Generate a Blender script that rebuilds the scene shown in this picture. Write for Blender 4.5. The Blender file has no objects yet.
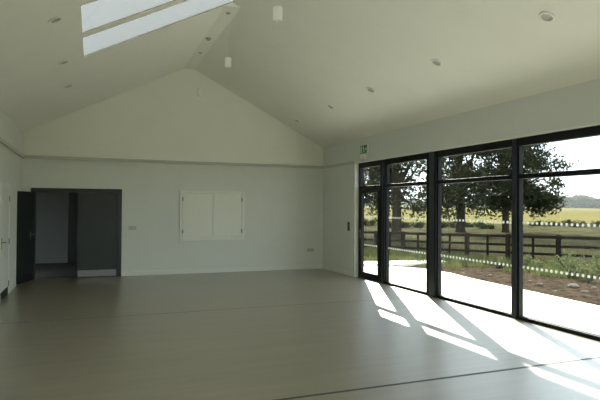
import bpy, bmesh, math, random
from mathutils import Vector, Matrix
import numpy as np

S = bpy.context.scene
COL = S.collection
PI = math.pi

# ------------------------------------------------------------------ camera
YAW, PITCH, ROLL, FPX, EYE = 0.3717, 0.0136, 0.0064, 532.53, 1.6
cy, sy = math.cos(YAW), math.sin(YAW)
FWD = Vector((sy*math.cos(PITCH), cy*math.cos(PITCH), math.sin(PITCH)))
r0 = Vector((cy, -sy, 0)); u0 = r0.cross(FWD)
RGT = math.cos(ROLL)*r0 + math.sin(ROLL)*u0
UPV = -math.sin(ROLL)*r0 + math.cos(ROLL)*u0
cd = bpy.data.cameras.new('camera'); cam = bpy.data.objects.new('camera', cd); COL.objects.link(cam)
M = Matrix((RGT, UPV, -FWD)).transposed().to_4x4(); M.translation = (0, 0, EYE)
cam.matrix_world = M
cd.sensor_fit = 'HORIZONTAL'; cd.sensor_width = 36; cd.lens = FPX/600*36
cd.clip_start = 0.05; cd.clip_end = 3000
S.camera = cam

# ------------------------------------------------------------------ sky, sun, exposure
SUNV = Vector((0.735, 1.615, 1.0)).normalized()
w = bpy.data.worlds.new('World'); S.world = w; w.use_nodes = True
nt = w.node_tree; nt.nodes.clear()
out = nt.nodes.new('ShaderNodeOutputWorld'); bg = nt.nodes.new('ShaderNodeBackground')
wtc = nt.nodes.new('ShaderNodeTexCoord'); wsp = nt.nodes.new('ShaderNodeSeparateXYZ'); wrp = nt.nodes.new('ShaderNodeValToRGB')
nt.links.new(wtc.outputs['Generated'], wsp.inputs[0]); nt.links.new(wsp.outputs['Z'], wrp.inputs[0])
for p_, c_ in ((0.0, (0.90, 0.94, 1.0)), (0.12, (0.95, 0.975, 1.0)), (0.45, (0.78, 0.86, 0.94)), (1.0, (0.62, 0.72, 0.84))):   # hazy summer sky, paler to the horizon
    el_ = wrp.color_ramp.elements.new(p_) if p_ not in (0.0, 1.0) else wrp.color_ramp.elements[int(p_)]
    el_.color = (*c_, 1)
nt.links.new(wrp.outputs[0], bg.inputs[0])
bg.inputs[1].default_value = 1.1
nt.links.new(bg.outputs[0], out.inputs[0])
sd = bpy.data.lights.new('sun', 'SUN'); sun = bpy.data.objects.new('sun', sd); COL.objects.link(sun)
sun.rotation_euler = SUNV.to_track_quat('Z', 'Y').to_euler()
sd.energy = 6.8; sd.angle = math.radians(0.6); sd.color = (1.0, 0.95, 0.86)
S.view_settings.view_transform = 'Standard'; S.view_settings.look = 'None'
S.view_settings.gamma = 1; S.view_settings.use_curve_mapping = False
S.view_settings.exposure = 1.70

# ------------------------------------------------------------------ room numbers
XL, XR, XG, D = -1.409, 5.652, 5.748, 12.832
HL, HE, HR = 2.617, 3.170, 4.90
XM = (XL+XR)/2; SW = 0.13
SL = (HR-HE)/(XM-SW-XL); APEX = HE + SL*(XM-XL)
YF = -3.0           # wall behind the camera
YS0, YS1 = 1.48, 8.55   # rooflight
XS0 = -0.14
def zl(x): return HE + SL*(x-XL)
def zr(x): return HE + SL*(XR-x)

# ------------------------------------------------------------------ materials
MATS = {}
def mat(name, color, rough=0.6, metal=0.0, var=0.0, scale=8.0, bump=0.0, color2=None, stretch=None, spec=None, sheen=None):
    m = bpy.data.materials.new(name); m.use_nodes = True
    n = m.node_tree.nodes; l = m.node_tree.links; b = n['Principled BSDF']
    b.inputs['Roughness'].default_value = rough; b.inputs['Metallic'].default_value = metal
    if spec is not None: b.inputs['Specular IOR Level'].default_value = spec
    tc = n.new('ShaderNodeTexCoord'); mp = n.new('ShaderNodeMapping')
    l.new(tc.outputs['Object'], mp.inputs[0])
    if stretch: mp.inputs['Scale'].default_value = stretch
    nz = n.new('ShaderNodeTexNoise'); nz.inputs['Scale'].default_value = scale; nz.inputs['Detail'].default_value = 5
    l.new(mp.outputs[0], nz.inputs['Vector'])
    rp = n.new('ShaderNodeValToRGB')
    c2 = color2 if color2 else tuple(max(0, c*(1-var)) for c in color)
    rp.color_ramp.elements[0].position = 0.35; rp.color_ramp.elements[1].position = 0.65
    rp.color_ramp.elements[0].color = (*c2, 1); rp.color_ramp.elements[1].color = (*color, 1)
    l.new(nz.outputs[0], rp.inputs[0]); l.new(rp.outputs[0], b.inputs['Base Color'])
    if bump:
        bp = n.new('ShaderNodeBump'); bp.inputs['Strength'].default_value = bump; bp.inputs['Distance'].default_value = 0.02
        l.new(nz.outputs[0], bp.inputs['Height']); l.new(bp.outputs[0], b.inputs['Normal'])
    MATS[name] = m
    return m
wallp = mat('wall_paint', (0.725, 0.745, 0.672), 0.75, var=0.02, scale=3)
ceilp = mat('ceiling_paint', (0.895, 0.90, 0.795), 0.7, var=0.02, scale=2)
satinp = mat('satin_plate', (0.52, 0.52, 0.46), 0.4)
rail_shade = mat('ledge_rail_shadow_tone', (0.56, 0.575, 0.50), 0.6, var=0.02)  # darker than the wall: the ledge's shadow is put into this colour
trimp = mat('trim_gloss_paint', (0.76, 0.77, 0.69), 0.4, var=0.02)
hatchp = mat('hatch_paint', (0.82, 0.83, 0.73), 0.45, var=0.02)
darkd = mat('dark_grey_door', (0.020, 0.026, 0.024), 0.45, var=0.1, scale=3)
darkf = mat('dark_grey_frame', (0.015, 0.019, 0.018), 0.4, var=0.1, scale=3)
alum = mat('anthracite_aluminium', (0.006, 0.007, 0.008), 0.5, var=0.1, scale=4, spec=0.25)
alum_lit = mat('anthracite_post_lit', (0.022, 0.028, 0.037), 0.4, var=0.1, scale=4)  # paler and bluer than the frames: reflected room light put into the colour
steel = mat('brushed_steel', (0.27, 0.27, 0.26), 0.5, metal=0.8, var=0.1, scale=30)
plastic = mat('white_plastic', (0.75, 0.75, 0.68), 0.35)
greyp = mat('grey_plastic', (0.32, 0.32, 0.29), 0.45)
blackp = mat('black_plastic', (0.02, 0.02, 0.02), 0.4)
lampw = mat('lamp_white', (0.88, 0.88, 0.80), 0.4)
lampd = mat('lamp_inner', (0.42, 0.42, 0.38), 0.3)
green = mat('sign_green', (0.01, 0.16, 0.07), 0.4)
dotm = mat('dot_vinyl', (0.88, 0.90, 0.88), 0.6)
joint = mat('joint_strip', (0.075, 0.07, 0.062), 0.6)
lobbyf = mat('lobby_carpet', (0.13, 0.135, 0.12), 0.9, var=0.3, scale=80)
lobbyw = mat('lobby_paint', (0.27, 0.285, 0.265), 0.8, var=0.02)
conc = mat('pale_concrete', (0.78, 0.75, 0.70), 0.85, color2=(0.70, 0.675, 0.63), scale=1.4, bump=0.1)
soil = mat('soil', (0.072, 0.054, 0.040), 0.95, color2=(0.022, 0.016, 0.012), scale=11, bump=0.5)
rough_g = mat('rough_grass_ground', (0.075, 0.069, 0.040), 0.95, color2=(0.026, 0.026, 0.016), scale=0.9, bump=0.5)
field_m = mat('field_grass', (0.135, 0.115, 0.052), 0.95, color2=(0.10, 0.094, 0.042), scale=0.12, bump=0.3)
blade_m = mat('grass_blades', (0.085, 0.11, 0.032), 0.8, color2=(0.13, 0.125, 0.06), scale=2.5)
blade_d = mat('dry_grass_blades', (0.07, 0.072, 0.034), 0.8, color2=(0.095, 0.082, 0.055), scale=1.5)
wood_f = mat('weathered_fence_wood', (0.024, 0.019, 0.015), 0.85, color2=(0.012, 0.0095, 0.008), scale=6, stretch=(1, 1, 6), bump=0.3)
bark = mat('bark', (0.05, 0.04, 0.032), 0.95, color2=(0.022, 0.018, 0.015), scale=5, stretch=(3, 3, .6), bump=0.8)
leafA = mat('oak_leaves', (0.040, 0.047, 0.022), 0.6, color2=(0.018, 0.023, 0.012), scale=1.2)
leafB = mat('far_leaves', (0.05, 0.066, 0.05), 0.8, color2=(0.035, 0.05, 0.038), scale=0.15)
leafC = mat('weed_leaves', (0.07, 0.095, 0.035), 0.7, color2=(0.15, 0.16, 0.09), scale=4)
stonem = mat('pale_stone', (0.22, 0.20, 0.17), 0.85, color2=(0.10, 0.09, 0.075), scale=12, bump=0.4)
for m in (conc, soil, rough_g, field_m, blade_m, blade_d, wood_f, bark, leafA, leafB, leafC, stonem):     # dry, matt outdoor surfaces
    m.node_tree.nodes['Principled BSDF'].inputs['Specular IOR Level'].default_value = 0.0
# translucency in leaves
for m in (leafA, leafC, blade_m, blade_d, dotm):
    n = m.node_tree.nodes; l = m.node_tree.links; b = n['Principled BSDF']; o = n['Material Output']
    tr = n.new('ShaderNodeBsdfTranslucent'); mx = n.new('ShaderNodeMixShader'); mx.inputs[0].default_value = 0.35
    src = b.inputs['Base Color'].links[0].from_socket
    l.new(src, tr.inputs[0]); l.new(b.outputs[0], mx.inputs[1]); l.new(tr.outputs[0], mx.inputs[2]); l.new(mx.outputs[0], o.inputs[0])
def glass_mat(name, tint, refl=1.0):
    m = bpy.data.materials.new(name); m.use_nodes = True; n = m.node_tree.nodes; l = m.node_tree.links; n.clear()
    o = n.new('ShaderNodeOutputMaterial'); t = n.new('ShaderNodeBsdfTransparent'); g = n.new('ShaderNodeBsdfGlossy')
    g.inputs['Roughness'].default_value = 0.02; t.inputs[0].default_value = (*tint, 1)
    fr = n.new('ShaderNodeLayerWeight'); fr.inputs[0].default_value = 0.5      # facing term, then a Schlick curve
    pw = n.new('ShaderNodeMath'); pw.operation = 'POWER'; pw.inputs[1].default_value = 5
    mul = n.new('ShaderNodeMath'); mul.operation = 'MULTIPLY_ADD'; mul.inputs[1].default_value = 0.90*refl; mul.inputs[2].default_value = 0.04*refl
    mx = n.new('ShaderNodeMixShader')
    l.new(fr.outputs[1], pw.inputs[0]); l.new(pw.outputs[0], mul.inputs[0]); l.new(mul.outputs[0], mx.inputs[0]); l.new(t.outputs[0], mx.inputs[1]); l.new(g.outputs[0], mx.inputs[2]); l.new(mx.outputs[0], o.inputs[0])
    return m
glass = glass_mat('clear_glass', (0.93, 0.96, 0.94))
roofglass = glass_mat('rooflight_glass', (0.48, 0.475, 0.445), 0.35)
# floor: pale grey-brown wood-look vinyl planks running across the hall
def floor_mat():
    m = bpy.data.materials.new('vinyl_plank_floor'); m.use_nodes = True
    n = m.node_tree.nodes; l = m.node_tree.links; b = n['Principled BSDF']
    tc = n.new('ShaderNodeTexCoord')
    br = n.new('ShaderNodeTexBrick'); br.inputs['Scale'].default_value = 1.0
    br.inputs['Brick Width'].default_value = 1.3; br.inputs['Row Height'].default_value = 0.16
    br.inputs['Mortar Size'].default_value = 0.0015; br.inputs['Mortar Smooth'].default_value = 0.3
    br.inputs['Color1'].default_value = (0.245, 0.213, 0.158, 1); br.inputs['Color2'].default_value = (0.222, 0.193, 0.142, 1)
    br.inputs['Mortar'].default_value = (0.20, 0.18, 0.14, 1); br.offset = 0.37
    l.new(tc.outputs['Object'], br.inputs['Vector'])
    mp = n.new('ShaderNodeMapping'); mp.inputs['Scale'].default_value = (0.45, 4.5, 1)
    l.new(tc.outputs['Object'], mp.inputs[0])
    nz = n.new('ShaderNodeTexNoise'); nz.inputs['Scale'].default_value = 1.6; nz.inputs['Detail'].default_value = 6; nz.inputs['Roughness'].default_value = 0.6
    l.new(mp.outputs[0], nz.inputs['Vector'])
    rp = n.new('ShaderNodeValToRGB'); rp.color_ramp.elements[0].position = 0.3; rp.color_ramp.elements[1].position = 0.7
    rp.color_ramp.elements[0].color = (0.74, 0.73, 0.70, 1); rp.color_ramp.elements[1].color = (1.12, 1.12, 1.10, 1)
    l.new(nz.outputs[0], rp.inputs[0])
    mx = n.new('ShaderNodeMix'); mx.data_type = 'RGBA'; mx.blend_type = 'MULTIPLY'; mx.inputs[0].default_value = 1.0
    l.new(br.outputs['Color'], mx.inputs[6]); l.new(rp.outputs[0], mx.inputs[7]); l.new(mx.outputs[2], b.inputs['Base Color'])
    r2 = n.new('ShaderNodeMapRange'); r2.inputs[3].default_value = 0.38; r2.inputs[4].default_value = 0.46
    l.new(nz.outputs[0], r2.inputs[0]); l.new(r2.outputs[0], b.inputs['Roughness'])
    b.inputs['Specular IOR Level'].default_value = 1.0
    b.inputs['Coat Weight'].default_value = 1.0; b.inputs['Coat Roughness'].default_value = 0.33; b.inputs['Coat IOR'].default_value = 1.8
    return m
floorm = floor_mat()

# ------------------------------------------------------------------ helpers
class MB:
    def __init__(s): s.v = []; s.f = []; s.mi = []
    def add(s, vs, fs, mi=0):
        k = len(s.v); s.v += [tuple(v) for v in vs]; s.f += [tuple(i+k for i in f) for f in fs]; s.mi += [mi]*len(fs)
    def box(s, x0, x1, y0, y1, z0, z1, mi=0, T=None):
        vs = [Vector((x, y, z)) for x in (x0, x1) for y in (y0, y1) for z in (z0, z1)]
        if T is not None: vs = [T @ v for v in vs]
        s.add(vs, [(0,1,3,2),(4,6,7,5),(0,4,5,1),(2,3,7,6),(0,2,6,4),(1,5,7,3)], mi)
    def prism(s, poly, y0, y1, mi=0):   # poly in (x,z), extruded along y
        n = len(poly); s.add([(x, y0, z) for x, z in poly]+[(x, y1, z) for x, z in poly],
            [tuple(range(n)), tuple(range(2*n-1, n-1, -1))]+[(i, i+n, (i+1) % n+n, (i+1) % n) for i in range(n)], mi)
    def slab(s, poly, z0, z1, mi=0):    # poly in (x,y)
        n = len(poly); s.add([(x, y, z0) for x, y in poly]+[(x, y, z1) for x, y in poly],
            [tuple(range(n-1, -1, -1)), tuple(range(n, 2*n))]+[(i, (i+1) % n, (i+1) % n+n, i+n) for i in range(n)], mi)
    def lathe(s, prof, c=(0,0,0), T=None, n=24, mi=0):   # profile (r,z) about z, closed by caps
        vs = []; 
        for r, z in prof:
            for k in range(n):
                a = 2*PI*k/n; vs.append(Vector((c[0]+r*math.cos(a), c[1]+r*math.sin(a), c[2]+z)))
        if T is not None: vs = [T @ v for v in vs]
        fs = []
        for j in range(len(prof)-1):
            for k in range(n): fs.append((j*n+k, j*n+(k+1) % n, (j+1)*n+(k+1) % n, (j+1)*n+k))
        fs.append(tuple(range(n-1, -1, -1))); fs.append(tuple(range((len(prof)-1)*n, len(prof)*n)))
        s.add(vs, fs, mi)
    def tube(s, pts, rad, n=8, mi=0):
        pts = [Vector(p) for p in pts]; rings = []
        for i, p in enumerate(pts):
            d = (pts[min(i+1, len(pts)-1)]-pts[max(i-1, 0)]).normalized()
            a = d.orthogonal().normalized() if i == 0 else (pa - d*pa.dot(d)).normalized()
            pa = a; b = d.cross(a); r = rad[i] if hasattr(rad, '__len__') else rad
            rings.append([p+r*(math.cos(2*PI*k/n)*a+math.sin(2*PI*k/n)*b) for k in range(n)])
        vs = [v for rr in rings for v in rr]; fs = []
        for j in range(len(pts)-1):
            for k in range(n): fs.append((j*n+k, j*n+(k+1) % n, (j+1)*n+(k+1) % n, (j+1)*n+k))
        fs.append(tuple(range(n-1, -1, -1))); fs.append(tuple(range((len(pts)-1)*n, len(pts)*n)))
        s.add(vs, fs, mi)
    def build(s, name, mats, parent=None, bevel=0, smooth=False, loc=None):
        me = bpy.data.meshes.new(name); me.from_pydata(s.v, [], s.f)
        if not isinstance(mats, (list, tuple)): mats = [mats]
        for m in mats: me.materials.append(m)
        me.polygons.foreach_set('material_index', s.mi)
        if smooth: me.polygons.foreach_set('use_smooth', [True]*len(s.f))
        bmm = bmesh.new(); bmm.from_mesh(me); bmesh.ops.recalc_face_normals(bmm, faces=bmm.faces); bmm.to_mesh(me); bmm.free(); me.update()
        o = bpy.data.objects.new(name, me); COL.objects.link(o)
        if parent: o.parent = parent
        if loc is not None: o.location = loc
        if bevel:
            b = o.modifiers.new('bevel', 'BEVEL'); b.width = bevel; b.segments = 2; b.limit_method = 'ANGLE'
        return o
def tag(o, label=None, cat=None, group=None, kind=None):
    if label: o['label'] = label
    if cat: o['category'] = cat
    if group: o['group'] = group
    if kind: o['kind'] = kind
    return o
def empty(name, loc=(0,0,0), rot=(0,0,0)):
    o = bpy.data.objects.new(name, None); COL.objects.link(o); o.location = loc; o.rotation_euler = rot
    o.empty_display_size = 0.1
    return o
def children(o): return [c for c in bpy.data.objects if c.parent == o]
def copy_tree(o, parent=None):
    c = o.copy(); COL.objects.link(c); c.parent = parent
    for ch in children(o): copy_tree(ch, c)
    return c
def st(o, label, cat): return tag(o, label, cat, kind='structure')
def px_ray(x, y): return (FWD + RGT*((x-300)/FPX) + UPV*((200-y)/FPX))

# ------------------------------------------------------------------ room shell
b = MB(); b.box(XL-.15, XR+.22, YF-.15, D+.15, -.12, 0); fl = b.build('floor', floorm)
st(fl, 'grey-brown wood-look vinyl floor of the hall with a low sheen', 'floor')
b = MB(); b.box(XL, XR, 4.18, 4.216, 0, .0015); b.build('expansion_joint', joint, fl)
b = MB(); b.box(XL, XR, 8.165, 8.178, 0, .0012); b.build('expansion_joint', mat('joint_faint', (0.17, .155, .13), .5), fl)

# back wall with the double doorway
DX0, DX1, DZ = -1.24, 0.63, 1.985
T = .15
b = MB()
b.box(XL-.15, DX0, D, D+T, -.05, HL); b.box(DX1, XR+.22, D, D+T, -.05, HL); b.box(DX0, DX1, D, D+T, DZ, HL)
b.prism([(XL-.15, HL), (XR+.22, HL), (XR+.22, HE), (XM, APEX+.14), (XL-.15, HE)], D, D+T, 1)  # gable takes the paler ceiling colour, standing in for light bounced upward
st(b.build('wall_back', [wallp, ceilp]), 'off-white gable end wall of the hall', 'wall')
b = MB(); b.box(XL-.15, XL, YF, D, -.05, HE+.02)
st(b.build('wall_left', wallp), 'off-white side wall on the left with a white door', 'wall')
FX0, FX1 = -.4, 4.65
b = MB(); b.prism([(XL-.15, HL), (XR+.22, HL), (XR+.22, HE), (XM, APEX+.14), (XL-.15, HE)], YF-.15, YF)
b.box(XL-.15, FX0, YF-.15, YF, -.05, HL); b.box(FX1, XR+.22, YF-.15, YF, -.05, HL)
st(b.build('wall_front', wallp), 'off-white gable wall behind the viewer', 'wall')
GY0, GY1, GZ = -1.9, 11.03, 2.635
b = MB(); XO = 5.86
b.box(XR, XO, YF, GY0, -.05, HE); b.box(XR, XO, GY1, D, -.05, HE); b.box(XR, XO, GY0, GY1, GZ, HE)
st(b.build('wall_right', wallp), 'off-white wall on the right around and above the glazing', 'wall')

# sloped ceilings (slabs) with the rooflight opening
TH = .03
def slope_piece(bm, x0, x1, y0, y1, f, th=TH):
    bm.prism([(x0, f(x0)), (x1, f(x1)), (x1, f(x1)+th), (x0, f(x0)+th)], y0, y1)
b = MB()
slope_piece(b, XL-.15, XS0, YF-.15, D+.15, zl)
slope_piece(b, XS0, XM, YF-.15, YS0, zl); slope_piece(b, XS0, XM, YS1, D+.15, zl)
st(b.build('ceiling', ceilp), 'left roof slope ceiling with the rooflight in it', 'ceiling')
b = MB(); slope_piece(b, XM, XR+.35, YF-.15, D+.15, zr)
st(b.build('ceiling', ceilp), 'right roof slope ceiling above the glazed wall', 'ceiling')
b = MB()
for y0, y1 in ((YS1, D), (YF, YS0)):
    b.prism([(XM-SW, HR), (XM+SW, HR), (XM, APEX-.001)], y0, y1)
st(b.build('ceiling', ceilp), 'narrow flat strip of ceiling along the ridge', 'ceiling')

# rooflight: five panes side by side with bars running up the slope
sk = empty('window', ((XS0+XM)/2, (YS0+YS1)/2, zl((XS0+XM)/2))); sk.name = 'window_7'
st(sk, 'long rooflight of sloping panes in the left roof slope', 'rooflight')
off = sk.location
def local(bm, o): bm.v = [(v[0]-o[0], v[1]-o[1], v[2]-o[2]) for v in bm.v]
yb = [(7.38, 7.57), (6.20, 6.36), (5.02, 5.18), (3.84, 4.0), (2.66, 2.82)]
b = MB()
for y0, y1 in yb: slope_piece(b, XS0, XM, y0, y1, zl, .022)
local(b, off); b.build('glazing_bars', ceilp, sk)
ys = [YS1]+[v for p in yb for v in (p[1], p[0])]+[YS0]
for i in range(0, len(ys), 2):
    b = MB(); b.prism([(XS0, zl(XS0)+.006), (XM, zl(XM)+.006), (XM, zl(XM)+.014), (XS0, zl(XS0)+.014)], ys[i+1], ys[i])
    local(b, off); b.build('pane', roofglass, sk)

# picture rail (trim) round the wall tops, skirtings
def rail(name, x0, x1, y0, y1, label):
    b = MB(); b.box(x0, x1, y0, y1, HL, HL+.065); st(b.build(name, rail_shade, bevel=.004), label, 'rail')
rail('trim_back', XL, XR, D-.045, D, 'shadow-toned ledge rail across the gable end wall')
rail('trim_left', XL, XL+.045, YF, D-.045, 'shadow-toned ledge rail along the left wall')
rail('trim_right', XR-.03, XR, GY1+.02, D-.045, 'short shadow-toned ledge rail on the right wall beside the glazing')
def skirt(name, boxes, label):
    b = MB()
    for x in boxes: b.box(*x)
    st(b.build(name, trimp, bevel=.003), label, 'skirting')
skirt('baseboard_back', [(DX1+.002, XR, D-.018, D, 0, .10)], 'white skirting board along the gable wall')
skirt('baseboard_left', [(XL, XL+.018, 10.98, 11.9, 0, .10), (XL, XL+.018, YF, 9.82, 0, .10)], 'white skirting board along the left wall')
skirt('baseboard_right', [(XR-.018, XR, 11.0, D-.018, 0, .10), (XR-.018, XR, YF, GY0, 0, .10)], 'white skirting board along the right wall')

# white reveal lining at the end and head of the glazing
b = MB(); b.box(XR-.004, XG, GY1-.02, GY1+.004, 0, GZ+.004); b.box(XR-.004, XG, GY0, GY1, GZ-.012, GZ+.004)
st(b.build('trim_reveal', trimp), 'white reveal lining round the glazed opening', 'trim')

# ------------------------------------------------------------------ glazed wall
FD = .10
X0, X1 = XG, XG+FD
XP = XG+.055
TZ0, TZ1 = 2.03, 2.095
def pane_box(y0, y1, z0, z1): b = MB(); b.box(XP, XP+.012, y0-.01, y1+.01, z0-.012, z1+.012); return b
def dots(y0, y1, z):
    b = MB(); n = max(1, int(round((y1-y0)/.085)))
    for i in range(n):
        c = y0+(i+.5)*(y1-y0)/n; k = 10; r = .021
        vs = [(XP-.0015, c+r*math.cos(2*PI*j/k), z+r*math.sin(2*PI*j/k)) for j in range(k)]
        vs += [(XP-.0003, v[1], v[2]) for v in vs]
        b.add(vs, [tuple(range(k-1, -1, -1)), tuple(range(k, 2*k))]+[(j, (j+1) % k, (j+1) % k+k, j+k) for j in range(k)])
    return b
def bay(name, y0, y1, label):
    e = empty(name, (XG+FD/2, (y0+y1)/2, 0)); st(e, label, 'window'); o = e.location
    def put(b, n, m, par=e, **k):
        local(b, o); return b.build(n, m, par, **k)
    b = MB(); j = .035
    b.box(X0+.01, X1-.01, y0, y0+j, .05, GZ-.125); b.box(X0+.01, X1-.01, y1-j, y1, .05, GZ-.125)
    b.box(X0, X1, y0, y1, GZ-.125, GZ); b.box(X0, X1, y0, y1, 0, .05)
    put(b, 'window_frame', alum, bevel=.003)
    b = MB(); b.box(X0-.028, X1-.003, y0+j, y1-j, TZ0, TZ1); put(b, 'transom', alum, bevel=.003)
    put(pane_box(y0+j-.005, y1-j+.005, TZ1, GZ-.125), 'upper_pane', glass)
    p = put(pane_box(y0+j-.005, y1-j+.005, .05, TZ0), 'lower_pane', glass)
    for z in (.755, 1.395):
        d = put(dots(y0+j, y1-j, z), 'privacy_dots', dotm, p); d['label'] = 'row of small white dots across the glass'
bay('window_1', 8.28, 9.81, 'dark framed floor-length window between the garden door and the thick post')
bay('window_2', 6.15, 8.01, 'dark framed floor-length window just right of the thick post')
bay('window_3', 4.25, 6.07, 'dark framed floor-length window at the right edge, open field showing in it')
bay('window_4', 2.35, 4.17, 'dark framed floor-length window just outside the right edge of the picture')
bay('fill_window_5', .45, 2.27, 'dark framed floor-length window added beside the viewer to let in daylight')  # unseen bay added to let more daylight into the hall
bay('fill_window_6', GY0+.1, .37, 'dark framed floor-length window added behind the viewer to let in daylight')  # further unseen bay, put in for extra daylight
for i, (y0, y1, wdt, lab) in enumerate(((9.81, 9.97, .02, 'dark metal post between the garden door and the first window'),
        (8.01, 8.28, .03, 'thick dark metal post between the first and second window'),
        (6.07, 6.15, .02, 'slim dark metal post between the two right-hand windows'),
        (4.17, 4.25, .02, 'slim dark metal post outside the picture'), (2.27, 2.35, .02, 'slim dark metal post next to the viewer'), (.37, .45, .02, 'slim dark metal post of the added glazing behind the viewer'), (GY0, GY0+.1, .02, 'end post of the added glazing'))):
    b = MB(); b.box(X0-.012, X1+.005, y0, y1, 0, GZ-.012)
    e = b.build('trim_%d' % (i+1), alum_lit, bevel=.004); st(e, lab, 'post')
    if y1-y0 > .12:
        b = MB(); b.box(X0-.02, X0-.011, y0-.004, y0+.045, 0, GZ-.02); b.box(X0-.02, X0-.011, y1-.045, y1+.004, 0, GZ-.02)
        b.build('cover_strip', alum, e)
fill_w8 = empty('fill_window_8', ((FX0+FX1)/2, YF-.08, 0)); st(fill_w8, 'dark framed glazed front added behind the viewer to let in daylight', 'window'); o = fill_w8.location  # unseen glazing added to bring fill daylight from behind the camera
b = MB(); n_ = 3
for i in range(n_+1):
    x_ = FX0+(FX1-FX0-.07)*i/n_; b.box(x_, x_+.07, YF-.13, YF-.03, .05, HL-.08)
b.box(FX0, FX1, YF-.13, YF-.03, HL-.08, HL); b.box(FX0, FX1, YF-.13, YF-.03, 0, .05); local(b, o); b.build('window_frame', alum, fill_w8)
for i in range(n_):
    x_ = FX0+(FX1-FX0-.07)*i/n_; b = MB(); b.box(x_+.065, x_+(FX1-FX0-.07)/n_+.005, YF-.085, YF-.075, .05, HL-.08); local(b, o); b.build('pane', glass, fill_w8)
# glazed garden door with a light over it
y0, y1 = 9.97, GY1-.02
gd = empty('door_1', (XG+FD/2, (y0+y1)/2, 0)); st(gd, 'narrow glazed garden door in a dark frame at the far end of the glazing', 'door'); o = gd.location
def put(b, n, m, par=gd, **k):
    local(b, o); return b.build(n, m, par, **k)
b = MB(); b.box(X0, X1, y0, y0+.05, 0, GZ-.125); b.box(X0, X1, y1-.06, y1, 0, GZ-.125); b.box(X0, X1, y0, y1, GZ-.125, GZ)
b.box(X0, X1, y0+.05, y1-.06, 2.03, 2.09); b.box(X0, X1, y0+.05, y1-.06, 0, .02); put(b, 'door_frame', alum, bevel=.003)
put(pane_box(y0+.045, y1-.055, 2.09, GZ-.125), 'upper_pane', glass)
b = MB(); a0, a1 = y0+.055, y1-.065
b.box(X0-.008, X0+.06, a0, a0+.09, .022, 2.025); b.box(X0-.008, X0+.06, a1-.10, a1, .022, 2.025)
b.box(X0-.008, X0+.06, a0+.09, a1-.10, .022, .15); b.box(X0-.008, X0+.06, a0+.09, a1-.10, 1.93, 2.025)
lf = put(b, 'door_leaf', alum, bevel=.003)
p = put(pane_box(a0+.085, a1-.095, .15, 1.93), 'lower_pane', glass)
for z in (.755, 1.395): put(dots(a0+.1, a1-.11, z), 'privacy_dots', dotm, p)
b = MB(); yh = a1-.045
b.box(X0-.016, X0-.007, yh-.018, yh+.018, .90, 1.12); b.tube([(X0-.012, yh, 1.06), (X0-.06, yh, 1.06), (X0-.062, yh-.02, 1.06), (X0-.062, yh-.12, 1.055)], .009)
put(b, 'door_handle', steel)

# ------------------------------------------------------------------ grey double door in the gable wall
dd = empty('door_2', ((DX0+DX1)/2, D, 0)); st(dd, 'dark grey double door in the gable wall, left leaf standing open', 'double door'); o = dd.location
def put(b, n, m, par=dd, **k):
    local(b, o); return b.build(n, m, par, **k)
b = MB(); F = .09
b.box(DX0, DX0+F, D-.02, D+T, 0, DZ); b.box(DX1-F, DX1, D-.02, D+T, 0, DZ); b.box(DX0+F, DX1-F, D-.02, D+T, DZ-F, DZ)
put(b, 'door_frame', darkf, bevel=.003)
xm = (DX0+DX1)/2; LW = xm-(DX0+F)
b = MB(); b.box(xm+.002, DX1-F-.003, D-.015, D+.03, .008, DZ-F-.003)
lf = put(b, 'closed_leaf', darkd, bevel=.003)
b = MB(); b.box(xm+.01, DX1-F-.02, D-.019, D-.014, .02, .165); q = put(b, 'kick_plate', steel, lf); q['label'] = 'steel kick plate'
b = MB(); b.box(xm+.002, xm+.02, D-.021, D-.014, .01, DZ-F-.01); put(b, 'meeting_strip', darkf, lf)
# open leaf swung back towards the left wall
hx, hy = DX0+F-.02, D-.02
ol = empty('leaf_pivot', (0, 0, 0))
bpy.data.objects.remove(ol)
ang = math.radians(-90-17)
Tm = Matrix.Translation((hx, hy-.01, 0)) @ Matrix.Rotation(ang, 4, 'Z')
b = MB(); b.box(.0, LW-.02, -.045, 0, .008, DZ-F-.003, T=Tm); ol = put(b, 'open_leaf', darkd, bevel=.003)
b = MB(); b.box(.03, LW-.05, -.0, .004, .02, .165, T=Tm); put(b, 'kick_plate', darkf, ol)
b = MB()
b.box(.155, .195, 0, .008, .88, 1.04, T=Tm)
b.tube([Tm @ Vector(p) for p in ((.175, .004, .98), (.175, .05, .98), (.16, .055, .98), (.05, .055, .98))], .010)
put(b, 'door_handle', steel, ol)
# ------------------------------------------------------------------ lobby beyond the double door
LY = 16.35
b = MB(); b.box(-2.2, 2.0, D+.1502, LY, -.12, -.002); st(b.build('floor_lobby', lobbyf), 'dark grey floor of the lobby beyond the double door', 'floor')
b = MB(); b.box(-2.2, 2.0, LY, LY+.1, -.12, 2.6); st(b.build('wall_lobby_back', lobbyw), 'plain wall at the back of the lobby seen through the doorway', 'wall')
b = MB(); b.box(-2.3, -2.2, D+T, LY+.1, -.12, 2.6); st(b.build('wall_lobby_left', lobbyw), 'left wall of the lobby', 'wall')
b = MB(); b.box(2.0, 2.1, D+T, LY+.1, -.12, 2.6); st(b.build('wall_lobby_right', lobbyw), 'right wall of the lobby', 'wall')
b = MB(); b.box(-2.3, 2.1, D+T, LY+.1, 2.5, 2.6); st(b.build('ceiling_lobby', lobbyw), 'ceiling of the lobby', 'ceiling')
d4 = empty('door_4', (-.15, LY, 0)); st(d4, 'dark door at the back of the lobby, seen through the open doorway', 'door')
b = MB(); b.box(-.48, .50, -.03, 0, -.002, 2.06); fr4 = b.build('door_frame', darkf, d4)
b = MB(); b.box(-.43, .45, -.045, -.03, .01, 2.01); lf4 = b.build('door_leaf', darkd, d4)

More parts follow.
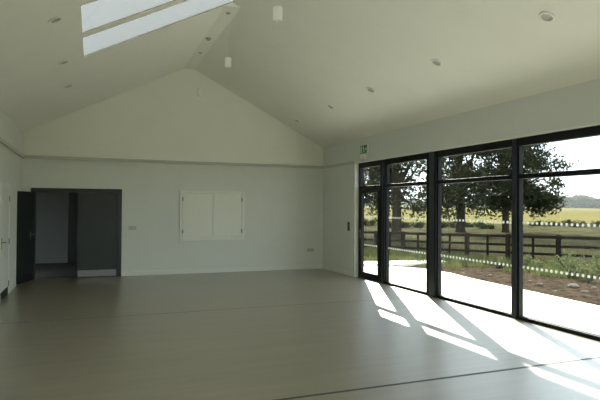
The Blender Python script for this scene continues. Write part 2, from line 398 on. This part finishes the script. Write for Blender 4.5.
# ------------------------------------------------------------------ white door in the left wall
ld = empty('door_3', (XL, 10.39, 0)); st(ld, 'white door in the left wall with lever handle and three hinges', 'door')
b = MB(); ya, yz = -.44, .46
b.box(0, .02, ya-.09, ya, 0, 1.99); b.box(0, .02, yz, yz+.09, 0, 1.99); b.box(0, .02, ya, yz, 1.90, 1.99)
b.build('door_frame', trimp, ld, bevel=.004)
b = MB(); b.box(0, .012, ya+.004, yz-.004, .006, 1.896); wl = b.build('door_leaf', trimp, ld, bevel=.003)
b = MB(); b.box(.012, .016, ya+.01, yz-.03, .01, .15); q = b.build('kick_plate', blackp, wl); q['label'] = 'dark kick plate'
for z in (.20, .96, 1.72):
    b = MB(); b.box(.012, .026, yz-.012, yz+.012, z-.05, z+.05); b.build('hinge', steel, wl)
b = MB(); b.box(.012, .02, ya+.04, ya+.08, .87, 1.06); b.tube([(.016, ya+.06, .98), (.06, ya+.06, .98), (.064, ya+.075, .98), (.064, ya+.19, .98)], .010)
b.build('door_handle', steel, wl)

# ------------------------------------------------------------------ serving hatch
hx0, hx1, hz0, hz1 = 1.935, 3.515, .785, 1.975
sh = empty('serving_hatch', ((hx0+hx1)/2, D, hz0)); tag(sh, 'white two-door serving hatch in a thin frame on the gable wall', 'hatch'); o = sh.location
def put(b, n, m, par=sh, **k):
    local(b, o); return b.build(n, m, par, **k)
fw = .06
b = MB(); b.box(hx0, hx0+fw, D-.028, D, hz0, hz1); b.box(hx1-fw, hx1, D-.028, D, hz0, hz1)
b.box(hx0+fw, hx1-fw, D-.028, D, hz0, hz0+fw+.02); b.box(hx0+fw, hx1-fw, D-.028, D, hz1-fw, hz1); put(b, 'hatch_frame', hatchp, bevel=.003)
xc = (hx0+hx1)/2
for s in (-1, 1):
    xa, xb = (hx0+fw+.006, xc-.004) if s < 0 else (xc+.004, hx1-fw-.006)
    b = MB(); b.box(xa, xb, D-.024, D-.004, hz0+fw+.028, hz1-fw-.006); pd = put(b, 'hatch_door', hatchp, bevel=.002)
    xh = xa if s < 0 else xb
    for z in (hz0+.22, hz1-.20):
        b = MB(); b.box(xh-.014, xh+.014, D-.034, D-.024, z-.045, z+.045); put(b, 'hinge', steel, pd)

# ------------------------------------------------------------------ small wall fittings
def plate(name, loc, rz, wd, ht, label, cat, kind):
    e = empty(name, loc, (0, 0, rz)); tag(e, label, cat)
    b = MB(); b.box(-wd/2, wd/2, -.012, 0, -ht/2, ht/2); b.build('face_plate', satinp, e, bevel=.003)
    for s in (-1, 1):
        if kind == 'switch':
            b = MB(); b.box(s*wd/4-.016, s*wd/4+.016, -.018, -.012, -.022, .022); b.build('rocker', satinp, e)
        else:
            b = MB(); b.box(s*wd/4-.005, s*wd/4+.005, -.014, -.012, .0, .02); b.box(s*wd/4-.014, s*wd/4-.006, -.014, -.012, -.02, -.012); b.box(s*wd/4+.006, s*wd/4+.014, -.014, -.012, -.02, -.012)
            b.build('socket_holes', blackp, e)
plate('light_switch', (.865, D, 1.10), 0, .17, .09, 'small double light switch on the gable wall just right of the grey door', 'switch', 'switch')
plate('power_socket', (5.30, D, .49), 0, .19, .09, 'low double power socket on the gable wall near the right corner', 'socket', 'socket')
dr = empty('door_release', (XR, 11.30, 1.155)); tag(dr, 'small dark door control box on the right wall beside the glazed door', 'door control')
b = MB(); b.box(-.03, 0, -.035, .035, -.105, .105); b.build('housing', blackp, dr, bevel=.006)
b = MB(); b.box(-.038, -.03, -.025, .025, .01, .06); b.build('button', greyp, dr, bevel=.003)
b = MB(); b.box(-.034, -.03, -.022, .022, -.07, -.02); b.build('keypad', steel, dr)

# exit sign with running figure, arrow and door; small emergency lamp under it
es = empty('exit_sign', (XR, 10.53, 2.90)); tag(es, 'green and white running-figure exit sign high on the wall above the glazed door', 'sign')
b = MB(); b.box(-.03, 0, -.19, .19, -.10, .10); b.build('sign_body', plastic, es, bevel=.004)
b = MB(); b.box(-.033, -.03, -.145, .165, -.092, .092); fp = b.build('sign_panel', green, es)
b = MB()
def sp(pts):   # polygons (u right as seen, v up) on the panel; seen from the room u runs along -y
    n = len(pts); b.add([(-.0345, -u, v) for u, v in pts]+[(-.033, -u, v) for u, v in pts],
        [tuple(range(n)), tuple(range(2*n-1, n-1, -1))]+[(i, (i+1) % n, (i+1) % n+n, i+n) for i in range(n)])
def stroke(p, q, r):
    p = Vector(p); q = Vector(q); d = (q-p).normalized()*r; nn = Vector((-d.y, d.x)); sp([p-d+nn, p-d-nn, q+d-nn, q+d+nn])
sp([(-.14, -.075), (-.14, .075), (-.09, .075), (-.09, -.075)])                         # doorway
k = 12; sp([(-.012+.016*math.cos(2*PI*i/k), .058+.016*math.sin(2*PI*i/k)) for i in range(k)])  # head
stroke((-.012, .03), (.008, -.012), .012); stroke((-.01, .03), (-.045, .012), .006); stroke((-.004, .028), (.03, .006), .006)
stroke((.006, -.015), (-.028, -.035), .008); stroke((-.028, -.035), (-.03, -.07), .007); stroke((.01, -.015), (.03, -.045), .008); stroke((.03, -.045), (.055, -.06), .007)
sp([(.07, .0), (.1, .03), (.1, .012), (.135, .012), (.135, -.012), (.1, -.012), (.1, -.03)])
q = b.build('pictogram', plastic, fp); q['label'] = 'white running figure, doorway and arrow'
el = empty('emergency_light', (XR, 10.53, 2.735)); tag(el, 'small white emergency lamp just below the green exit sign', 'lamp')
b = MB(); b.box(-.07, 0, -.10, .10, -.0, .05); b.build('housing', lampw, el, bevel=.01)
b = MB(); b.box(-.065, -.008, -.085, .085, -.055, -.0); b.build('lens', lampw, el, bevel=.012)

# ------------------------------------------------------------------ ceiling lamps
def make_downlight():
    e = empty('recessed_downlight')
    b = MB(); n = 28
    prof = [(.062, -.004), (.085, -.004), (.088, -.010), (.084, -.018), (.066, -.020), (.060, -.012)]
    vs = []; fs = []
    for r, z in prof:
        for j in range(n): vs.append((r*math.cos(2*PI*j/n), r*math.sin(2*PI*j/n), z+.004))
    m_ = len(prof)
    for i in range(m_):
        for j in range(n): fs.append((i*n+j, i*n+(j+1) % n, ((i+1) % m_)*n+(j+1) % n, ((i+1) % m_)*n+j))
    b.add(vs, fs); b.build('rim', lampw, e, smooth=True)
    b = MB(); b.lathe([(.061, -.003), (.061, -.010), (.045, -.007), (.02, -.005)]); b.build('lens', lampd, e, smooth=False)
    return e
dl = make_downlight(); first = True
al = math.atan(SL)
R_PL = [(4.42, 'nearest to the viewer at upper right'), (6.42, 'second nearest on the right slope'), (8.37, 'third along the right slope'), (10.08, 'fourth along the right slope'), (12.02, 'closest to the gable wall on the right slope')]
L_PL = [(6.51, 'nearest to the viewer, left of the rooflight'), (8.39, 'middle one, beside the rooflight corner'), (10.04, 'closest to the gable wall')]
for side, x, pl in (('R', 4.605, R_PL), ('L', -.41, L_PL)):
    for y, txt in pl:
        e = dl if first else copy_tree(dl); first = False
        z = zr(x) if side == 'R' else zl(x)
        e.location = (x, y, z); e.rotation_euler = (0, al if side == 'R' else -al, 0)
        tag(e, 'round recessed downlight in the %s slope, %s' % ('right' if side == 'R' else 'left', txt.replace(' on the right slope', '').replace(' along the right slope', ' along')), 'downlight', 'downlights in the roof slopes')
def make_pendant(up=0.0):
    e = empty('pendant_light')
    b = MB(); b.lathe([(.004, up), (.04, up), (.04, up-.010), (.025, up-.02), (.004, up-.022)]); b.build('ceiling_rose', lampd, e, smooth=False)
    b = MB(); b.tube([(0, 0, up-.03), (0, 0, -.77)], .002, 6); b.build('cable', plastic, e)
    b = MB(); b.lathe([(.02, -.762), (.05, -.765), (.056, -.767), (.058, -.770), (.058, -.925), (.054, -.935), (.046, -.935), (.046, -.90), (.01, -.90)], n=28)
    b.build('lamp_shade', lampw, e, smooth=False)
    return e
pn = make_pendant(); used = False
for i, (y, lab) in enumerate(((6.24, 'white cylinder pendant lamp nearest the viewer, at the top of the picture'),
        (8.86, 'white cylinder pendant lamp, middle one of the row under the ridge'),
        (11.38, 'white cylinder pendant lamp closest to the gable wall'))):
    e = make_pendant(APEX-HR+.053) if y < YS1 else (pn if not used else copy_tree(pn)); used = used or y > YS1
    e.location = (XM+.0, y, HR if y > YS1 else HR-.055); tag(e, lab, 'pendant lamp', 'pendant lamps under the ridge')
sdv = empty('smoke_detector', (XM-.04, 10.33, HR)); tag(sdv, 'small round smoke detector on the ridge strip between two pendant lamps', 'smoke detector')
b = MB(); b.lathe([(.01, 0), (.055, 0), (.055, -.015), (.048, -.03), (.01, -.032)]); b.build('base', lampd, sdv)
b = MB(); b.lathe([(.01, -.032), (.03, -.032), (.026, -.045), (.01, -.047)]); b.build('sensor', greyp, sdv)

# ------------------------------------------------------------------ outside: ground
PZ = -.05
pat = [(XO-.02, -4), (7.6, -4), (7.85, 4), (8.08, 6.6), (8.22, 8.5), (8.37, 10.3), (8.55, 11.3), (8.45, 12.3), (7.97, 13.1), (6.9, 13.5), (XO-.02, 13.6)]
b = MB(); b.slab(pat, -.30, PZ); st(b.build('patio', conc), 'sunlit pale concrete patio outside the glazing', 'patio')
b = MB()
for y_ in (1.5, 4.3, 7.1, 9.9, 12.7): b.box(XO+.02, 7.9, y_, y_+.014, PZ, PZ+.0015)
b.box(7.0, 7.014, 0, 13.3, PZ, PZ+.0015)
b.build('paving_joints', joint, bpy.data.objects['patio'])
b = MB(); b.slab([(XO, 14.3), (7.2, 14.2), (8.6, 13.8), (10.5, 13.9), (10.5, 14.6), (8.6, 14.7), (7.2, 15.1), (XO, 15.3)], -.30, PZ-.03)
st(b.build('path', conc), 'pale path crossing beyond the patio', 'path')
b = MB(); b.box(-20, XO, D+4, 30, -.6, -.4); b.v = []; b.f = []; b.mi = []
# gently bumpy soil bed between the patio and the fence
def heightgrid(x0, x1, y0, y1, nx, ny, fz):
    b = MB(); vs = [(x0+(x1-x0)*i/nx, y0+(y1-y0)*j/ny) for j in range(ny+1) for i in range(nx+1)]
    vs = [(x, y, fz(x, y)) for x, y in vs]
    b.add(vs, [(j*(nx+1)+i, j*(nx+1)+i+1, (j+1)*(nx+1)+i+1, (j+1)*(nx+1)+i) for j in range(ny) for i in range(nx)]); return b
random.seed(4)
from mathutils import noise
def soil_z(x, y):
    return -.135 + .05*noise.noise(Vector((x*1.3, y*1.3, 0))) + .03*noise.noise(Vector((x*5, y*5, 3))) - .02*max(0, x-11)
b = heightgrid(5.9, 13.4, 0, 22, 140, 300, soil_z)
st(b.build('soil_bed', soil), 'bare brown soil bed along the patio edge', 'soil')
def fence_x(y): return 14.9 - .565*(y-10.6) if y < 60 else 0
GZ0 = -.22
b = MB(); b.add([(5.9, -20, GZ0), (60, -60, GZ0), (70, 20, GZ0), (36, 62, GZ0), (-60, 62, GZ0), (-60, 17, GZ0), (5.9, 17, GZ0)], [(0,1,2,3,4,5,6)])
st(b.build('paddock', rough_g), 'rough grass paddock behind the rail fence', 'paddock')
def field_z(x, y): return GZ0-.03 + .0135*max(0, y-70)
b = heightgrid(-700, 1300, -390, 900, 4, 43, field_z)
st(b.build('field', field_m), 'wide sunlit straw-coloured field reaching to the horizon', 'field')

# ------------------------------------------------------------------ post and rail fence
FA = Vector((15.6, 9.3)); FB = Vector((8.0, 22.8)); fd = (FB-FA).normalized()
def fence_at(px):
    d = px_ray(px, 250); A = np.array([[d.x, -fd.x], [d.y, -fd.y]]); t, s_ = np.linalg.solve(A, np.array([FA.x, FA.y])); return s_
fz0 = GZ0-.05
fc = empty('rail_fence', (FA.x, FA.y, GZ0), (0, 0, math.atan2(fd.y, fd.x))); tag(fc, 'dark wooden post and rail fence between the soil bed and the paddock', 'fence')
posts = [0.05]+[fence_at(p) for p in (558.5, 508, 467, 432, 403, 376)]+[(FB-FA).length-.1]
ztop = lambda s_: 1.02-.012*s_
for s_ in posts:
    b = MB(); b.box(s_-.07, s_+.07, -.06, .06, -.3, ztop(s_)); b.box(s_-.06, s_+.06, -.05, .05, ztop(s_), ztop(s_)+.02); b.build('post', wood_f, fc, bevel=.01)
for a, c in zip(posts[:-1], posts[1:]):
    if c-a > .9:
        m_ = (a+c)/2; b = MB(); b.box(m_-.035, m_+.035, -.075, -.04, .0, ztop(m_)-.03); b.build('batten', wood_f, fc)
    for k, (z, h) in enumerate(((.92, .09), (.64, .08), (.38, .08))):
        b = MB(); za, zc = -.012*a, -.012*c
        for u0_, u1_ in ((a, c),):
            vs = [(u, v, z+dz+zz) for u, zz in ((u0_, za), (u1_, zc)) for v in (-.042, -.004) for dz in (0, h)]
            b.add(vs, [(0,1,3,2),(4,6,7,5),(0,4,5,1),(2,3,7,6),(0,2,6,4),(1,5,7,3)])
        b.build('rail', wood_f, fc, bevel=.006)

# ------------------------------------------------------------------ trees
rng = np.random.default_rng(7)
def leaf_mesh(name, pts, size, m, parent=None, loc=(0,0,0)):
    n = len(pts); a = rng.normal(size=(n, 3)); a /= np.linalg.norm(a, axis=1)[:, None]
    h = rng.normal(size=(n, 3)); bb = np.cross(a, h); bb /= np.linalg.norm(bb, axis=1)[:, None]
    s = (size*(.6+.8*rng.random(n)))[:, None]
    v = np.stack([pts-a*s, pts-bb*s*.5, pts+a*s, pts+bb*s*.5], 1).reshape(-1, 3)
    me = bpy.data.meshes.new(name); me.from_pydata(v.tolist(), [], np.arange(4*n).reshape(-1, 4).tolist())
    me.materials.append(m); o = bpy.data.objects.new(name, me); COL.objects.link(o); o.parent = parent; o.location = loc
    return o
def crown_points(blobs, per, clus=.45):
    P = []
    for cx, cy_, cz, rx, ry, rz in blobs:
        k = int(per*rx*ry*rz/ (1.5**3))+4
        d = rng.normal(size=(k, 3)); d /= np.linalg.norm(d, axis=1)[:, None]
        c = np.array([cx, cy_, cz]) + d*np.array([rx, ry, rz])*(rng.random(k)**.45)[:, None]
        P.append((c[:, None, :] + rng.normal(size=(k, 46, 3))*clus*.55).reshape(-1, 3))
    return np.concatenate(P)
def tree(name, base, h_trunk, r, blobs, per, label, size=.13, group=None, m=leafA, clus=.6):
    e = empty(name, base); tag(e, label, 'tree', group)
    b = MB(); b.tube([(0,0,-.2), (0,0,.15), (.03,.0,h_trunk*.5), (-.04,.05,h_trunk), (.05,.1,h_trunk*1.7)], [r*1.5, r*1.1, r*.95, r*.85, r*.35], 12)
    tr = b.build('trunk', bark, e, smooth=True)
    for (cx, cy_, cz, rx, ry, rz) in blobs:
        b = MB(); s0 = Vector((0, 0.03, h_trunk*.85)); t0 = Vector((cx, cy_, cz)); m_ = s0.lerp(t0, .5)+Vector((0, 0, -.15))
        b.tube([s0, m_, t0], [r*.5, r*.3, r*.08], 7); b.build('branch', bark, tr, smooth=True)
    leaf_mesh('crown', crown_points(blobs, per, clus), size, m, e)
    return e
# cam-space helper: place blob centres from picture position and distance, as real world offsets from the tree base
def at(px, py, dist): v = px_ray(px, py); return Vector((0, 0, EYE)) + v*dist
def blobs_from(base, L):
    res = []
    for px, py, dz, r in L:
        d0 = (Vector((base[0], base[1], 0))-Vector((0,0,0))).dot(FWD)+dz; c = at(px, py, d0); res.append((c.x-base[0], c.y-base[1], c.z-base[2], r, r, r*.75))
    return res
B1 = (15.6, 25.4, GZ0); B2 = (26.0, 33.2, GZ0); B3 = (29.4, 32.2, GZ0); B0 = (10.6, 27.0, GZ0)
tree('oak_tree', B1, 3.2, .27, blobs_from(B1, [(398, 160, 0, 1.5), (385, 180, 1, 1.1), (372, 150, 1, 1.4), (408, 192, 0, .9), (416, 205, -1, .55), (400, 130, 0, 1.6), (423, 160, 1, .6), (375, 192, 1.5, .9), (430, 120, 0, 1.3)]), 34,
     'broad dark tree with a thick trunk seen through the window next to the garden door', size=.12)
tree('oak_tree', B2, 4.0, .33, blobs_from(B2, [(462, 185, 0, 1.9), (450, 165, 1, 1.6), (474, 200, -1, 1.1), (448, 203, 0, 1.2), (462, 140, 0, 2.2), (488, 178, 1, 1.3), (440, 190, 1, 1.3), (485, 125, 0, 2.0), (428, 200, 0, .7)]), 34,
     'tall dark tree standing behind the fence in the middle window', size=.13)
tree('oak_tree', B3, 3.6, .24, blobs_from(B3, [(512, 190, 0, 1.9), (530, 195, 0, 1.5), (545, 200, 0, .9), (498, 175, 1, 1.6), (520, 160, -1, 1.8), (545, 162, 0, 1.2), (560, 166, 0, .6), (500, 145, 0, 1.7), (530, 135, 1, 1.5), (492, 200, 0, 1.2), (556, 185, 0, .5), (510, 110, 0, 1.8), (535, 203, 0, 1.1), (550, 203, 0, .8), (505, 206, 1, 1.0)]), 36,
     'spreading dark tree with drooping right-hand branches right of the middle window', size=.13)
tree('oak_tree', B0, 3.0, .22, blobs_from(B0, [(366, 175, 0, 1.2), (373, 200, 1, .9), (360, 150, 0, 1.5), (350, 190, 1, 1.5), (380, 165, 3, 1.0)]), 26,
     'leafy tree behind the fence seen through the narrow glazed door', size=.11)
# far treeline, each its own crown mass
def bush(name, loc, blobs, per, size, label, cat, group, m, stem=True, clus=.5, sub=46):
    e = empty(name, loc); tag(e, label, cat, group)
    if stem:
        b = MB(); hh = max(bb[2] for bb in blobs)
        b.tube([(0,0,-.15), (0,0,hh*.5), (0.02,0,hh)], [hh*.06, hh*.045, hh*.02], 7); b.build('trunk', bark, e)
    leaf_mesh('crown', crown_points(blobs, per, clus), size, m, e)
    return e
FR = [(372, 201, 8), (392, 203, 7), (412, 200, 9), (436, 202, 8), (458, 200, 9), (480, 201, 8), (500, 199, 9), (522, 201, 9), (541, 200, 9), (556, 197.5, 11), (569, 199, 10), (582, 196, 11), (594, 200, 10), (608, 199, 11)]
FRL = ['behind the narrow glazed door', 'just left of the thick left tree trunk', 'in the gap right of the thick left tree trunk', 'behind the thick window post', 'behind the tall middle tree', 'in the gap between the two middle-window trees',
       'left of the right-hand tree trunk', 'behind the slim window post', 'behind the drooping branches of the right-hand tree', 'first one clear of the right-hand tree crown', 'second one clear of the right-hand tree crown', 'tallest rounded one in the right window',
       'lower one right of the tallest, near the picture edge', 'just beyond the right picture edge']
for i, (px, py, r) in enumerate(FR):
    dist = 330+(i % 3)*25; g = px_ray(px, 207); t_ = dist; base = Vector((0, 0, EYE))+g*t_; base.z = field_z(base.x, base.y)
    top = (Vector((0,0,EYE))+px_ray(px, py)*t_).z
    H_ = max(3.0, top-base.z)
    nm = 'hazy distant tree across the field, '+FRL[i]
    bush('distant_tree', base, [(0, 0, H_*.55, r*.75, r*.6, H_*.42), (-r*.6, 2, H_*.42, r*.5, r*.4, H_*.33), (r*.6, -2, H_*.40, r*.5, r*.4, H_*.33)], 2.2, .75, nm, 'tree', 'trees along the far edge of the field', leafB, clus=1.5)
# dark scrub clumps in the field just behind the paddock
SC = [(447, 228, 30, .8), (462, 227, 34, .6), (477, 227, 33, .6), (487, 229, 31, .45), (538, 226, 44, .6), (552, 226, 42, .5), (566, 226, 46, .8), (580, 227, 45, .6), (596, 227, 44, .6), (415, 228, 28, .7), (395, 228, 30, .8), (374, 226, 27, .9)]
SCL = ['left of the middle tree trunk', 'at the foot of the tall middle tree', 'right of the tall middle tree trunk', 'small, left of the right-hand tree trunk', 'just right of the right-hand tree', 'low, between two taller clumps right of the tree', 'largest clump in the right window', 'in the right window near its right side', 'at the very right edge of the picture', 'right of the thick left tree trunk', 'at the foot of the thick left tree trunk', 'seen through the narrow glazed door']
for (px, py, dist, r), s_ in zip(SC, SCL):
    v = px_ray(px, py); base = Vector((0, 0, EYE))+v*((EYE-GZ0)/(-v.z)); base.z = GZ0; r *= .9
    bush('shrub', base, [(0, 0, r*.45, r*1.5, r*.8, r*.42), (r*1.2, .2, r*.35, r*1.0, r*.6, r*.3), (-r*1.2, 0, r*.3, r*1.0, r*.6, r*.25)], 90, .075, 'dark low shrub in the paddock, '+s_, 'shrub', 'scrub behind the fence', leafA, clus=.25)
# leafy weeds on our side of the fence
WD = [(569, 279, 'leafy weed in front of the fence under the right window rails'), (590, 283, 'tall pale weed near the right edge in front of the fence'), (565, 272, 'bushy weed just right of the thick fence post'),
      (598, 276, 'weed against the fence at the right edge of the picture'), (545, 272, 'weed between two fence posts in the right window'), (530, 268, 'small weed left of the thick fence post'),
      (497, 268, 'weed beside the slim window post, in the middle window'), (450, 266, 'weed at the left side of the middle window'), (420, 262, 'weed seen in the window beside the garden door')]
for i, (px, py, lab) in enumerate(WD):
    v = px_ray(px, py); t_ = (EYE+.16)/(-v.z); c = Vector((0,0,EYE))+v*t_; c.z = -.2
    hh = .62 if px > 560 else .35
    e = empty('weed_plant', c); tag(e, lab, 'plant', 'weeds along the fence')
    b = MB(); P = []
    for k in range(11):
        a = rng.random()*2*PI; rr = .10+.28*rng.random(); zz = hh*(.5+.6*rng.random())
        tip = Vector((rr*math.cos(a), rr*math.sin(a), zz)); b.tube([(0,0,0), tip*.5+Vector((0,0,.08)), tip], [.008, .006, .003], 5)
        for q in range(26):
            f_ = .25+.8*rng.random(); P.append(np.array(tip*f_)+rng.normal(size=3)*.045)
    b.build('stems', leafC, e); leaf_mesh('leaves', np.array(P), .035, leafC, e)
# stones on the soil
ST = [(573, 287, .11), (540, 286, .05), (585, 293, .06), (515, 279, .05), (555, 292, .045), (490, 276, .05), (463, 273, .045), (410, 266, .05), (530, 283, .04), (594, 289, .05)]
SL_ = ['largest pale flat stone on the soil in the right window', 'small stone left of the large pale stone', 'stone at the patio edge right of the large pale stone', 'small stone right behind the slim window post', 'small stone on the patio edge left of the large pale stone',
       'small stone in the right part of the middle window', 'small stone in the left part of the middle window', 'small stone in the window beside the garden door', 'tiny stone just right of the slim window post', 'small stone at the right edge of the picture']
for (px, py, r), lab in zip(ST, SL_):
    v = px_ray(px, py); t_ = (EYE+.14)/(-v.z); c = Vector((0,0,EYE))+v*t_
    b = MB(); nn = 10; vs = []; 
    for i in range(1, 6):
        th = PI*i/6
        for j in range(nn):
            a = 2*PI*j/nn; d = Vector((math.sin(th)*math.cos(a), math.sin(th)*math.sin(a), math.cos(th))); q = r*(1+.35*noise.noise(d*1.7+Vector((px, 0, 0)))); vs.append((d.x*q*1.3, d.y*q, d.z*q*.55))
    fs = [(i*nn+j, i*nn+(j+1) % nn, (i+1)*nn+(j+1) % nn, (i+1)*nn+j) for i in range(4) for j in range(nn)]+[tuple(range(nn)), tuple(range(5*nn-1, 4*nn-1, -1))]
    b.add(vs, fs); o_ = b.build('stone', stonem, smooth=True, loc=(c.x, c.y, soil_z(c.x, c.y)+r*.15)); tag(o_, lab, 'stone', 'stones on the soil bed')
# grass blades (uncountable)
def grass(n, fpos, hmin, hmax, label, gm):
    k = np.array([fpos() for _ in range(n)]); a = rng.random(n)*2*PI; wv = np.stack([np.cos(a), np.sin(a), 0*a], 1)*(.008+.008*rng.random(n))[:, None]
    h = hmin+(hmax-hmin)*rng.random(n); lean = rng.normal(size=(n, 3))*.25*h[:, None]; lean[:, 2] = h
    v = np.stack([k-wv, k+wv, k+lean], 1).reshape(-1, 3)
    me = bpy.data.meshes.new('grass'); me.from_pydata(v.tolist(), [], np.arange(3*n).reshape(-1, 3).tolist()); me.materials.append(gm)
    o_ = bpy.data.objects.new('grass', me); COL.objects.link(o_); tag(o_, label, 'grass', kind='stuff')
L_ = (FB-FA).length; nrm = Vector((-fd.y, fd.x))
def near_pos():
    while True:
        s_ = rng.random()*L_; o_ = .1+3.6*rng.random()**1.3; p = FA+fd*s_+nrm*o_
        if noise.noise(Vector((p.x*1.1, p.y*1.1, 7))) > -.22+.14*(o_-1.3): return (p.x, p.y, soil_z(p.x, p.y)-.02 if p.x < 13.4 else -.24)
def far_pos():
    s_ = rng.random()*(L_+6)-3; o_ = .1+rng.random()*9; p = FA+fd*s_-nrm*o_; return (p.x, p.y, GZ0-.02)
grass(30000, near_pos, .05, .26, 'green grass growing in front of the rail fence', blade_m)
grass(22000, far_pos, .12, .38, 'long rough grass behind the rail fence', blade_d)

# summer haze hanging over the far field (a real volume of air, well beyond the paddock)
hz = bpy.data.materials.new('summer_haze'); hz.use_nodes = True; n = hz.node_tree.nodes; l = hz.node_tree.links; n.clear()
o_ = n.new('ShaderNodeOutputMaterial'); vs_ = n.new('ShaderNodeVolumeScatter'); vs_.inputs['Density'].default_value = 0.0005; vs_.inputs['Anisotropy'].default_value = 0.2
vs_.inputs['Color'].default_value = (0.93, 0.97, 1.0, 1); l.new(vs_.outputs[0], o_.inputs['Volume'])
b = MB(); b.box(-300, 620, 110, 460, -1, 30); st(b.build('distant_haze', hz), 'pale summer haze over the far end of the field', 'haze')
